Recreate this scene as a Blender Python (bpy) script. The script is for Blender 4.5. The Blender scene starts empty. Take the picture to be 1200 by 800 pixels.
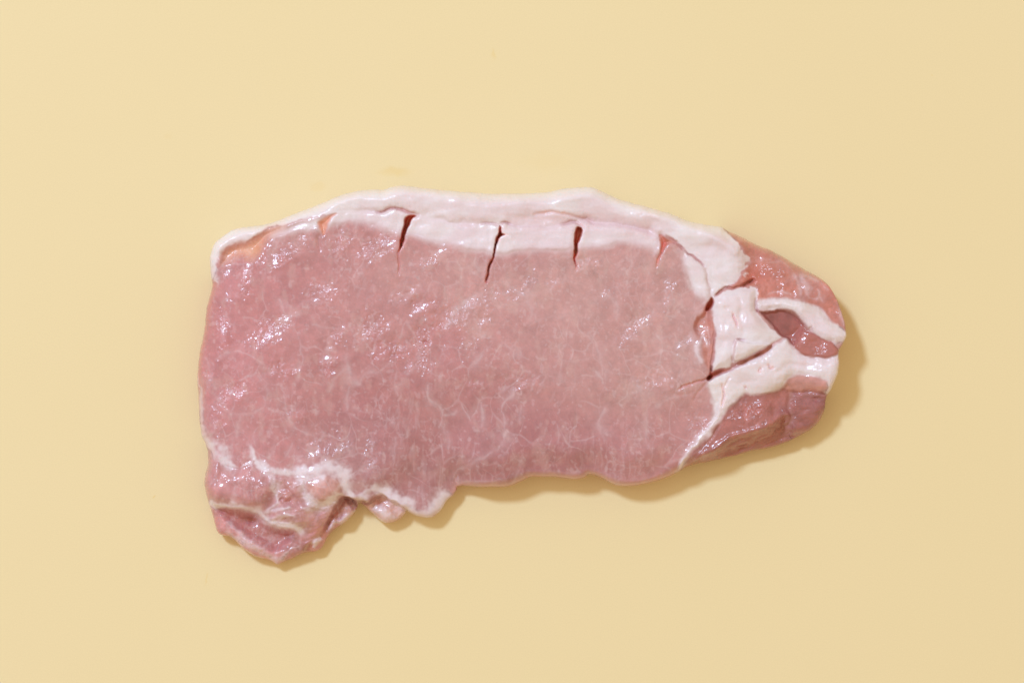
import bpy, math
import numpy as np

# ------------------------------------------------------------------ camera, world, lamps, exposure
S = bpy.context.scene
MM = 0.001
PX = 0.25 * MM * 0.99            # one drawing unit of the plan, in metres (plan sits about 1 cm above the mat)
CX, CY = 600.0, 400.0
DIST, LENS = 1.5, 180.0
cam = bpy.data.cameras.new('camera')
cam.lens, cam.sensor_width = LENS, 36.0
cam.clip_start, cam.clip_end = 0.05, 20.0
camo = bpy.data.objects.new('camera', cam)
camo.location = (0, 0, DIST)
S.collection.objects.link(camo)
S.camera = camo

W = bpy.data.worlds.new('World')
S.world = W
W.use_nodes = True
bg = W.node_tree.nodes['Background']
bg.inputs[0].default_value = (1.0, 0.79, 0.515, 1)
bg.inputs[1].default_value = 0.685


def area_lamp(name, d, dist, size, power, col):
    l = bpy.data.lights.new(name, 'AREA')
    l.shape, l.size, l.energy, l.color = 'DISK', size, power, col
    o = bpy.data.objects.new(name, l)
    v = np.array(d, float)
    v /= np.linalg.norm(v)
    o.location = v * dist
    from mathutils import Vector
    o.rotation_euler = Vector(-v).to_track_quat('-Z', 'Y').to_euler()
    S.collection.objects.link(o)
    return o


el = math.radians(54)
kd = (-0.65 * math.cos(el), 0.76 * math.cos(el), math.sin(el))
area_lamp('key_lamp', kd, 3.2, 0.42, 57.0, (0.61, 0.86, 1.19))
area_lamp('soft_lamp', (-0.5, 0.35, 1.0), 3.0, 1.6, 6.0, (0.95, 0.98, 1.05))
S.view_settings.view_transform = 'Standard'
S.view_settings.look = 'None'
S.view_settings.exposure = 0.0
S.view_settings.gamma = 1.0
S.render.engine = 'CYCLES'

# ------------------------------------------------------------------ numeric helpers
STEP = 0.7
X0, X1, Y0, Y1 = 220.0, 1002.0, 208.0, 674.0
xs = np.arange(X0, X1, STEP)
ys = np.arange(Y0, Y1, STEP)
NX, NY = len(xs), len(ys)
GX, GY = np.meshgrid(xs, ys)          # shape (NY, NX)
GX = GX.astype(np.float64)
GY = GY.astype(np.float64)


def lin(r, g, b):
    c = np.array([r, g, b], float) / 255.0
    return np.where(c <= 0.04045, c / 12.92, ((c + 0.055) / 1.055) ** 2.4)


def smooth(x, a, b):
    t = np.clip((x - a) / (b - a), 0, 1)
    return t * t * (3 - 2 * t)


def vnoise(x, y, seed):
    rng = np.random.RandomState(seed)
    T = rng.rand(256, 256) * 2 - 1
    xi = np.floor(x).astype(np.int64)
    yi = np.floor(y).astype(np.int64)
    fx, fy = x - xi, y - yi
    fx = fx * fx * fx * (fx * (fx * 6 - 15) + 10)
    fy = fy * fy * fy * (fy * (fy * 6 - 15) + 10)
    a = T[yi & 255, xi & 255]
    b = T[yi & 255, (xi + 1) & 255]
    c = T[(yi + 1) & 255, xi & 255]
    d = T[(yi + 1) & 255, (xi + 1) & 255]
    return (a * (1 - fx) + b * fx) * (1 - fy) + (c * (1 - fx) + d * fx) * fy


def fbm(x, y, wl, seed, octv=4, gain=0.5):
    s, amp, tot, f = 0, 1.0, 0, 1.0 / wl
    for k in range(octv):
        r = 0.6 * k
        s = s + amp * vnoise((x * math.cos(r) - y * math.sin(r)) * f + 17.3 * k, (x * math.sin(r) + y * math.cos(r)) * f + 9.1 * k, seed + k)
        tot += amp
        amp *= gain
        f *= 2.03
    return s / tot * 1.6


def worley(x, y, seed):
    rng = np.random.RandomState(seed)
    JX, JY, ID = rng.rand(256, 256), rng.rand(256, 256), rng.rand(256, 256)
    xi = np.floor(x).astype(np.int64)
    yi = np.floor(y).astype(np.int64)
    f1 = np.full(x.shape, 9.0)
    f2 = np.full(x.shape, 9.0)
    idv = np.zeros(x.shape)
    for dj in (-1, 0, 1):
        for di in (-1, 0, 1):
            cx, cy = xi + di, yi + dj
            a, b = cy & 255, cx & 255
            d = np.hypot(cx + JX[a, b] - x, cy + JY[a, b] - y)
            m = d < f1
            f2 = np.where(m, f1, np.minimum(f2, d))
            idv = np.where(m, ID[a, b], idv)
            f1 = np.where(m, d, f1)
    return f1, f2, idv


def spline(P, closed=False, n=5):
    P = np.array(P, float)
    if closed:
        Q = np.vstack([P[-1], P, P[0], P[1]])
    else:
        Q = np.vstack([2 * P[0] - P[1], P, 2 * P[-1] - P[-2]])
    out = []
    for i in range(1, len(Q) - 2):
        p0, p1, p2, p3 = Q[i - 1], Q[i], Q[i + 1], Q[i + 2]
        for t in np.arange(n) / n:
            out.append(0.5 * ((2 * p1) + (p2 - p0) * t + (2 * p0 - 5 * p1 + 4 * p2 - p3) * t * t + (3 * p1 - p0 - 3 * p2 + p3) * t ** 3))
    if not closed:
        out.append(Q[-2])
    return np.array(out)


def window(P, m):
    i0 = max(0, int((P[:, 0].min() - m - X0) / STEP))
    i1 = min(NX, int((P[:, 0].max() + m - X0) / STEP) + 2)
    j0 = max(0, int((P[:, 1].min() - m - Y0) / STEP))
    j1 = min(NY, int((P[:, 1].max() + m - Y0) / STEP) + 2)
    return slice(j0, max(j1, j0 + 1)), slice(i0, max(i1, i0 + 1))


# gently wobbled coordinates: traced borders become ragged like tissue
WBX = fbm(GX, GY, 8, 901, 3) * 1.5 + fbm(GX, GY, 26, 921, 2) * 2.4
WBY = fbm(GX, GY, 8, 951, 3) * 1.5 + fbm(GX, GY, 26, 971, 2) * 2.4


def seg_dist(x, y, P, closed):
    d2 = np.full(x.shape, 1e12)
    tt = np.zeros(x.shape)
    ins = np.zeros(x.shape, bool)
    n = len(P)
    L = np.r_[0, np.cumsum(np.hypot(*np.diff(np.vstack([P, P[:1]]) if closed else P, axis=0).T))]
    for i in range(n if closed else n - 1):
        a, b = P[i], P[(i + 1) % n]
        ex, ey = b - a
        l2 = ex * ex + ey * ey + 1e-12
        px, py = x - a[0], y - a[1]
        t = np.clip((px * ex + py * ey) / l2, 0, 1)
        dd = (px - t * ex) ** 2 + (py - t * ey) ** 2
        m = dd < d2
        d2 = np.where(m, dd, d2)
        tt = np.where(m, (L[i] + t * (L[i + 1] - L[i])) / L[-1], tt)
        if closed:
            c = ((a[1] > y) != (b[1] > y))
            if ey != 0:
                ins ^= c & (x < ex * (y - a[1]) / ey + a[0])
    return np.sqrt(d2), tt, ins


def poly(P, curve=True, wob=0.0, margin=40):
    """signed distance (inside positive) of a closed outline, over the whole grid"""
    P = spline(P, True, 4) if curve else np.array(P, float)
    s = window(P, margin)
    x, y = GX[s] + wob * WBX[s], GY[s] + wob * WBY[s]
    d, _, ins = seg_dist(x, y, P, True)
    out = np.full(GX.shape, -float(margin))
    out[s] = np.where(ins, d, -d)
    return out


def line(P, wob=0.6, margin=30, curve=True):
    P = spline(P, False, 4) if curve else np.array(P, float)
    s = window(P, margin)
    d, t, _ = seg_dist(GX[s] + wob * WBX[s], GY[s] + wob * WBY[s], P, False)
    return s, d, t


def idw(pts, p=2.4):
    pts = np.array(pts, float)
    gx, gy = np.meshgrid(np.linspace(X0, X1, 160), np.linspace(Y0, Y1, 100))
    w = 1.0 / ((gx[..., None] - pts[:, 0]) ** 2 + (gy[..., None] - pts[:, 1]) ** 2 + 260) ** p
    v = (w * pts[:, 2]).sum(-1) / w.sum(-1)
    fx = (GX - X0) / (X1 - X0) * 159
    fy = (GY - Y0) / (Y1 - Y0) * 99
    i, j = np.minimum(fx.astype(int), 158), np.minimum(fy.astype(int), 98)
    a, b = fx - i, fy - j
    return (v[j, i] * (1 - a) + v[j, i + 1] * a) * (1 - b) + (v[j + 1, i] * (1 - a) + v[j + 1, i + 1] * a) * b


# ------------------------------------------------------------------ plan of the cut (drawing units)
OUT = [(244.6, 300), (250, 284), (257.5, 277), (268.7, 269.6), (280, 265.5), (295, 263.7), (312, 262.5), (325, 257.8), (336, 252.5), (351, 246.7), (370, 239.7),
       (385, 233), (400, 227), (418.7, 222), (437, 220.5), (449, 220.6), (458, 218.2), (470, 216.8), (484, 218), (497, 219.8), (531, 222.7), (559, 224.8), (587, 226.3),
       (617, 225.9), (642, 224.6), (655, 221.5), (670, 219), (685, 218.2), (696, 219), (708, 224.5), (722, 231), (740, 237.2), (765, 243.7), (790, 251.2), (810, 258.2),
       (832, 262.8), (847, 265.5), (855, 270), (865, 274), (880, 281.2), (890, 286), (900, 290), (912, 296), (930, 306), (947, 316), (960, 323.7), (970, 332), (977.5, 342),
       (982.5, 354), (987.5, 367), (991, 380), (992, 394), (988.5, 403), (984, 411), (984, 427), (981, 440), (975.5, 454), (970, 463), (968.5, 471), (967, 483), (962, 495),
       (952, 504), (937, 512.5), (920, 520), (900, 526), (880, 530), (860, 535.5), (835, 541), (818, 544.5), (807, 548), (796, 553.7), (779, 561), (760, 567), (745, 570),
       (728, 570.6), (715, 566), (704, 560.6), (695, 557.5), (690, 557), (686, 560), (677, 562), (664, 561.5), (651, 559.6), (640, 559.8), (622, 560.4), (610, 566),
       (596, 571), (580, 572.3), (560, 571.6), (537, 570.2), (534, 575), (530, 581), (523, 587), (518, 596), (510, 604.5), (501, 607.4), (490, 606), (482, 602.5),
       (476, 599), (474, 603), (468, 609), (455, 614), (445, 611), (436, 602.5), (427.5, 595.5), (420, 590), (417.5, 596), (415, 600), (406, 610.5), (392, 621.5), (382, 631),
       (376, 643), (367, 648), (355, 649), (342, 655), (331, 659), (323, 663), (316, 658.6), (305, 655), (294, 652), (285, 646), (276, 637), (267, 630), (254, 626), (249, 613),
       (244.7, 597), (240.3, 583), (238, 572), (238, 560), (241.2, 546), (242, 533), (239, 520), (234.5, 511), (232.5, 503), (231, 490), (230, 470), (229.5, 445),
       (230, 432), (232.5, 415), (235, 395), (238.7, 375), (242.5, 352), (247, 335), (246, 326), (245, 315)]

P_CAP = [(240, 300), (250, 277), (280, 258), (330, 245), (400, 218), (470, 206), (560, 212), (640, 214), (690, 206), (760, 230), (845, 256), (851, 268), (864, 283), (872, 295), (879, 306),
         (875, 313), (865, 328), (850, 337), (841, 345), (834, 350), (832.5, 337), (827, 319), (819, 305.5), (805, 295), (795, 288), (782.5, 279), (772, 276), (758, 271), (734, 264),
         (711, 260), (692, 257), (672, 260), (655, 263), (627, 266), (600, 264), (586, 260), (559, 262), (531, 260.5), (512, 255), (490, 250.5), (475, 247), (463.7, 244.3), (441, 248.6), (396, 248.4),
         (385, 249.7), (370, 254), (355, 258), (340, 262), (325, 265.6), (313.7, 270), (302.5, 275), (291, 280.6), (276, 284.3), (265, 291), (258, 299), (255, 307), (251, 322), (247, 329), (240, 322)]
P_LAYER = [(318, 277), (326, 271), (336, 267), (350, 262), (366, 258), (378, 254.5), (386, 250), (397, 248.6), (441, 249), (463.7, 244.5), (475, 247), (490, 250.6), (512, 255), (531, 260.5), (559, 262), (586, 260), (600, 264),
           (627, 266), (655, 263), (672, 260), (692, 257), (711, 260), (734, 264.7), (758, 271), (772, 277), (770, 291.5), (758, 288.5), (739, 284.5), (724, 283), (714, 286.5), (700, 287.5), (685, 289), (672, 290.5),
           (659, 292.5), (636, 292.5), (608, 294), (590, 298), (570, 295), (550, 291.4), (531, 288), (512, 284.4), (497, 279.7), (480, 274), (469, 272), (456, 269), (437, 264), (419, 260.5), (400, 259.5), (388, 262),
           (378, 266), (366, 268), (350, 269.5), (338, 271.5), (328, 275)]
P_LAYER2 = [(801, 297.5), (808, 297), (815, 301), (823, 309), (829, 323), (832, 337), (833, 348), (828, 353), (821, 349), (814, 342), (808, 329), (803, 315)]
P_FLAP = [(834, 352), (841, 346), (848, 340.5), (858, 339), (866, 337.5), (882, 336), (887, 340), (886.5, 352), (886, 360), (888, 367.5), (900, 380), (909, 389), (916, 395.5), (909, 400), (904, 403.5),
          (897, 408.5), (889, 413), (873, 421), (858, 426), (855.5, 430), (846, 431.5), (837, 432.5), (835, 429), (837, 416), (838.7, 402), (838, 384), (836, 366)]
P_BAND = [(887.5, 352.5), (902, 350), (917, 348.7), (934, 351.5), (949, 357), (959.5, 360.5), (968.5, 370.5), (979, 380.5), (988, 387), (999, 392), (996, 401), (986, 401.5), (979, 404), (971, 401), (961, 396), (953.5, 390.7),
          (947.5, 385.5), (943, 381), (935.5, 372), (928, 364.5), (917.5, 361.5), (907, 363.7), (896.5, 364.5), (887.5, 362)]
P_DARK = [(886.7, 363.7), (896, 365.5), (907, 364.7), (917.5, 362.5), (929, 367), (938.5, 375), (946, 387), (955, 393), (967, 399), (977, 404.5), (984, 409), (981, 415.5), (970, 418.5), (955, 418.5), (943, 415.5),
          (932.5, 408), (922, 397.5), (916, 394.5), (907, 384), (896.5, 372)]
P_TFAT = [(920, 396.5), (926, 402), (935, 410), (948, 417.5), (960, 419), (971, 419), (982, 412), (996, 412), (996, 440), (980, 458), (972, 461), (967, 458.5), (968, 446), (955, 442), (940, 440.5), (925, 443), (922, 450), (910, 457.5),
          (890, 463), (875, 462.5), (862, 468), (853, 478), (846, 490), (831, 507.5), (818, 523), (807, 538), (800, 550), (793, 556), (796, 549), (803, 537), (812, 520), (822, 506), (831.5, 492), (834.5, 477), (831, 462), (829, 452), (833.7, 442), (845, 436.5),
          (857, 431.5), (875, 423), (892.5, 414.5), (903, 407.5)]
P_STRIP = [(920, 450), (925, 444.5), (936, 442.5), (950, 443.5), (962, 445), (969, 448), (967, 456), (958, 460), (950, 459.5), (941, 462), (931, 460.5), (923, 457)]
P_SIDE = [(930, 464), (945, 463), (958, 461), (972, 460), (984, 466), (980, 500), (950, 520), (936, 520), (924, 503), (929, 490), (925, 475)]
P_LOWER = [(798, 553), (808, 538), (818, 523), (831, 507.5), (846, 490), (853, 478), (862, 468), (875, 462.5), (890, 463), (910, 457.5), (922, 452), (926, 461), (925, 475), (929, 490), (924, 503), (936, 524), (900, 540), (820, 560), (800, 562)]
P_TAIL = [(848, 258), (852, 268), (865, 283.5), (873, 295), (879.5, 306), (875.5, 313), (865.5, 328), (851, 337), (858, 338.6), (866, 337), (882, 335.5), (888, 340), (887, 352), (902, 349.5), (917, 348.2), (934, 351), (949, 356.5),
          (960, 360), (969, 370), (979, 380), (988, 386.5), (1004, 392), (1000, 340), (960, 300), (900, 270)]
P_POCKET = [(832, 352), (835, 366), (837.5, 386), (838, 402), (836, 418), (832, 431), (826, 424), (823, 408), (816, 394), (812, 379), (815, 370), (822, 365), (827, 358)]
# bottom-left folds
P_FOLD = [(234, 580), (246, 589), (265, 593.6), (287, 595.8), (303, 600.5), (316.7, 610), (332.5, 616.5), (346, 619.5), (355, 627), (362, 622), (372, 614), (384, 620), (390, 634), (372, 655), (323, 672), (240, 640)]
P_SHRED = [(393, 590), (402, 583.5), (412, 584), (417.5, 588), (424, 590), (422, 602), (408, 616), (392, 627), (386, 640), (372, 652), (356, 656), (352, 646), (362, 633), (376, 622), (384, 608)]
P_LOBE = [(358, 566), (366, 560), (376, 558), (386, 558), (394, 563), (399, 572), (402, 580), (396, 583), (388, 585), (380, 590), (372, 590), (366, 583), (360, 575)]
P_SCRAP = [(418, 586.5), (428, 588), (438, 582), (448, 580), (456, 584), (468, 588.5), (475, 594), (480, 599), (478, 606), (468, 616), (454, 620), (440, 616), (424, 600)]
P_FLAPM = [(225, 520), (243, 524), (254, 535), (266, 543.5), (280, 546), (296, 541), (305, 549), (322, 559), (326, 570), (320, 580), (317, 592), (316, 606), (303, 598.5), (287, 594), (265, 591.5), (249, 589), (225, 578)]
P_CURL = [(322, 560), (342, 561), (356, 560), (360, 570), (356, 578), (364, 589), (376, 593), (388, 589), (394, 590), (386, 606), (375, 620), (358, 628), (346, 618), (332.5, 614), (317, 608), (318, 594), (322, 580), (327, 570)]

out_sd = poly(OUT, True, 0.22, 60)
INSIDE = out_sd > 0.0
sd = {k: poly(v, True, w) for k, v, w in [('cap', P_CAP, .6), ('layer', P_LAYER, .5), ('layer2', P_LAYER2, .6), ('flap', P_FLAP, .25), ('band', P_BAND, .6), ('dark', P_DARK, .5), ('tfat', P_TFAT, .8),
                                    ('strip', P_STRIP, .9), ('side', P_SIDE, .7), ('lower', P_LOWER, .6), ('tail', P_TAIL, .7), ('pocket', P_POCKET, .6), ('fold', P_FOLD, .7), ('shred', P_SHRED, .6),
                                    ('lobe', P_LOBE, .8), ('scrap', P_SCRAP, .7), ('flapm', P_FLAPM, .7), ('curl', P_CURL, .7)]}

# white connective seams: (polyline, width at start, middle, end, strength)
SEAMS = [
    ([(231, 497), (236, 509), (243, 521), (254, 532), (265, 540.5), (280, 545)], 4, 5.5, 2, 1.0),
    ([(280, 545), (292, 541), (299, 538)], 1.5, 1.2, 1.5, .6),
    ([(289, 521), (298.7, 538), (310, 548.4), (323.5, 554), (341.5, 555), (359.5, 552.5), (377, 549.5), (392, 549.6), (402, 559), (408, 572), (414, 581), (420, 585), (429, 576), (439, 573.5), (454, 577), (468, 583)], 1.4, 6.4, 5.6, 1.0),
    ([(452, 577), (468, 584), (478, 593), (487, 600), (498, 602.5), (507, 600), (514, 591), (519, 580), (521, 571)], 5.5, 7.0, 5, .95),
    ([(314, 552), (320, 562), (320, 578)], 6, 8, 4, .85),
    ([(238, 590.5), (249, 591), (265, 593.4), (287.5, 595.6), (303, 600), (316.7, 610), (332.5, 616), (346, 619.5), (355, 627)], 2.8, 4.6, 5.0, 1.0),
    ([(316, 598), (326, 596), (337, 594), (341, 590)], 3.5, 3, 2, .75),
    ([(320, 574), (325, 586), (316, 597), (309, 601)], 3.5, 2.5, 3.5, .7),
    ([(316, 608), (326, 604), (338, 601), (346, 604)], 3, 2.5, 1.5, .55),
    ([(372, 553), (360, 560), (354.5, 568), (356, 577), (363, 587), (371, 593), (379, 592), (388, 587), (398, 582), (408, 578)], 6, 5, 3, .95),
    ([(350, 590), (357, 596), (366, 597), (374, 593)], 1.5, 3, 2.5, .6),
    ([(261, 621), (276, 630.5), (292, 639), (305, 643.5), (316, 653), (324, 656), (337, 645), (350, 641)], 2.5, 3.4, 2, .5),
    ([(264, 608), (276, 620), (286, 630), (296, 636)], 1.5, 2, 2, .4),
    ([(416, 597), (404, 606), (393, 615), (384, 625)], 2.6, 4.0, 3.5, .62),
    ([(374, 629), (368, 636), (364, 645)], 3, 3.5, 2.5, .7),
    ([(436, 592), (446, 596), (455, 604), (466, 606)], 3.5, 4.5, 3, .6),
    ([(440, 608), (452, 609.5), (466, 606), (473, 600)], 1.5, 2.0, 1.5, .5),
    ([(246, 318), (251, 326), (253, 332)], 4.0, 3, 1.0, .8),
    ([(232, 438), (233, 455), (231, 470), (233, 490), (234, 503)], 1.5, 2.0, 3, .55),
    # edge of the loin next to the tail fat
    ([(831, 405), (823, 395), (818, 410), (826, 424)], 1.5, 2.4, 2, .6),
    ([(836, 340), (838, 358), (840, 372)], 1.5, 2.5, 1.5, .6),
]
# thin marbling: (polyline, width, strength)
VEINS = [
    ([(255, 420), (262, 413), (268, 411), (287, 414), (297, 418), (305, 424)], 1.6, .5), ([(243, 420), (247, 432), (249, 445), (252, 460), (256, 469), (265, 480), (280, 486), (297, 482), (308, 478)], 1.7, .4),
    ([(308, 478), (313, 470), (316, 460), (309, 450), (302, 440)], 1.8, .3), ([(332, 455), (334, 470), (336, 482), (342, 497), (357, 506), (366, 508)], 1.9, .5), ([(327, 352), (329, 362), (332, 369), (340, 372), (349, 371)], 2.0, .6),
    ([(345, 385), (352, 396)], 1.4, .4), ([(405, 430), (410, 442), (420, 451)], 2.4, .6), ([(420, 451), (424, 442), (433, 438), (445, 435), (453, 429), (458, 424)], 1.9, .5), ([(407, 405), (405, 431)], 1.3, .4),
    ([(410, 452), (408, 468), (407, 481)], 1.3, .45), ([(386, 458), (392, 444), (402, 433)], 1.5, .4), ([(280, 487), (278, 500), (275, 514)], 2.2, .4), ([(366, 380), (380, 382), (396, 385)], 1.6, .35),
    ([(560, 347), (550, 351), (541, 356), (532, 365), (525, 379), (523, 386)], 1.6, .75), ([(593, 333), (607, 340), (616, 351), (622, 365), (621, 373)], 2.1, .4), ([(622, 365), (628, 374)], 1.3, .3),
    ([(495, 403), (489, 424), (478, 438)], 1.2, .4), ([(566, 412), (561, 421), (553, 430), (548, 442)], 2.6, .5), ([(590, 401), (604, 414), (618, 421)], 1.3, .35), ([(502, 450), (503, 458), (506, 467), (515, 474), (518, 486), (515, 500)], 2.3, .62),
    ([(515, 500), (520, 506), (526, 513), (524, 526)], 1.7, .5), ([(518, 489), (527, 486), (536, 482)], 1.4, .6), ([(542, 476), (546, 485), (550, 492)], 2.6, .55), ([(566, 474), (565, 486), (563.5, 499)], 2.4, .55),
    ([(602, 457), (596, 465), (590, 471), (587, 481)], 2.4, .62), ([(588, 481), (590, 492), (590, 505)], 1.0, .45), ([(591, 506), (589, 521)], 3.6, .65), ([(587, 522), (573, 533), (555, 542), (537, 549)], 1.6, .5),
    ([(537, 549), (531, 558), (536, 566)], 1.5, .5), ([(609, 477), (610, 496)], 1.5, .45), ([(464, 512), (462, 528), (460, 547)], 1.5, .4), ([(467, 433), (465, 446), (463, 462)], 1.6, .4),
    ([(712, 347), (719, 354), (724, 362), (725, 376)], 1.4, .45), ([(692, 388), (700, 400), (704, 412), (706, 424), (706, 438)], 1.4, .45), ([(790, 390), (793, 398), (794, 408)], 1.3, .4), ([(699, 434), (704, 440), (706, 448)], 2.2, .55),
    ([(709, 480), (706, 489), (703, 497), (712, 508)], 2.6, .55), ([(758, 490), (757, 505), (756, 519)], 1.3, .4), ([(758, 521), (764, 531)], 2.6, .4), ([(748, 452), (754, 461)], 5, .45), ([(769, 477), (778, 470), (792, 467)], 2.4, .4),
    ([(655, 500), (653, 519)], 1.2, .35), ([(436, 515), (436, 530)], 1.0, .5), ([(405, 518), (407, 534)], 1.6, .45), ([(298, 523), (296, 510), (300, 500)], 1.2, .4), ([(340, 518), (335, 535)], 1.2, .4), ([(316, 500), (317, 508)], 1.8, .4),
    ([(620, 380), (640, 372), (662, 371)], 1.1, .22), ([(650, 418), (668, 424), (690, 420)], 1.2, .25), ([(735, 395), (752, 400), (770, 398), (788, 392)], 1.2, .35), ([(800, 395), (812, 400), (818, 412), (822, 430)], 1.3, .4),
    ([(538, 566), (556, 565), (575, 566), (592, 563)], 1.1, .35), ([(613, 548), (607, 560), (600, 566)], 1.3, .45), ([(486, 325), (467, 322), (462, 312)], 1.0, .15),
    # tail muscle net
    ([(900, 345), (912, 340), (926, 344)], 1.3, .6), ([(938, 321), (942, 334), (948, 349)], 3.4, .7), ([(931, 320), (936, 334), (940, 350)], 2.4, .65), ([(938, 321), (950, 324), (957, 328)], 3.6, .55), ([(948, 349), (955, 350), (959, 345), (957, 338)], 1.3, .6),
    ([(949, 335), (948, 349)], 1.4, .55), ([(958, 346), (962, 352)], 1.4, .6), ([(983, 352), (986, 366), (989, 382)], 3.0, .7), ([(962, 330), (972, 338)], 2.0, .35), ([(900, 308), (915, 306), (930, 316)], 2.0, .3), ([(880, 300), (893, 304), (903, 303)], 2.0, .25),
    ([(818, 384), (828, 388), (833, 396)], 1.2, .5), ([(822, 402), (832, 400)], 1.4, .45),
]
# score cuts through the fat rim: outline, depth
SLITS = [
    ([(394, 249.5), (385, 251.5), (377, 257), (373.5, 263), (376.5, 270), (379.5, 275), (381.5, 271), (384.5, 261), (388.5, 254.5)], 14, 0.8),
    ([(490, 251.5), (482, 250.5), (475, 255), (472, 264), (469.6, 279), (467.6, 296), (469.8, 294), (475.5, 279), (480, 264), (485, 255.5)], 32, 1.0),
    ([(586, 262.5), (584, 268), (581.5, 277), (578, 294), (574.5, 310), (573.5, 320), (572, 330), (574.6, 320), (577.6, 309), (584, 286), (587, 279), (592, 276.6), (597, 277.6), (592, 274.3), (588.4, 272), (587.7, 266)], 32, 1.0),
    ([(675.5, 266), (679, 264.4), (683, 266), (683, 273), (680, 282), (677.5, 291), (675.8, 304), (677, 315), (674, 309), (672, 295), (672.4, 280)], 30, 1.0),
    ([(772, 276), (780, 279.6), (790, 285.6), (783, 286.5), (777.5, 293), (773.5, 302), (769, 315.5), (770.5, 302), (773, 288)], 16, 0.75),
]
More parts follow.
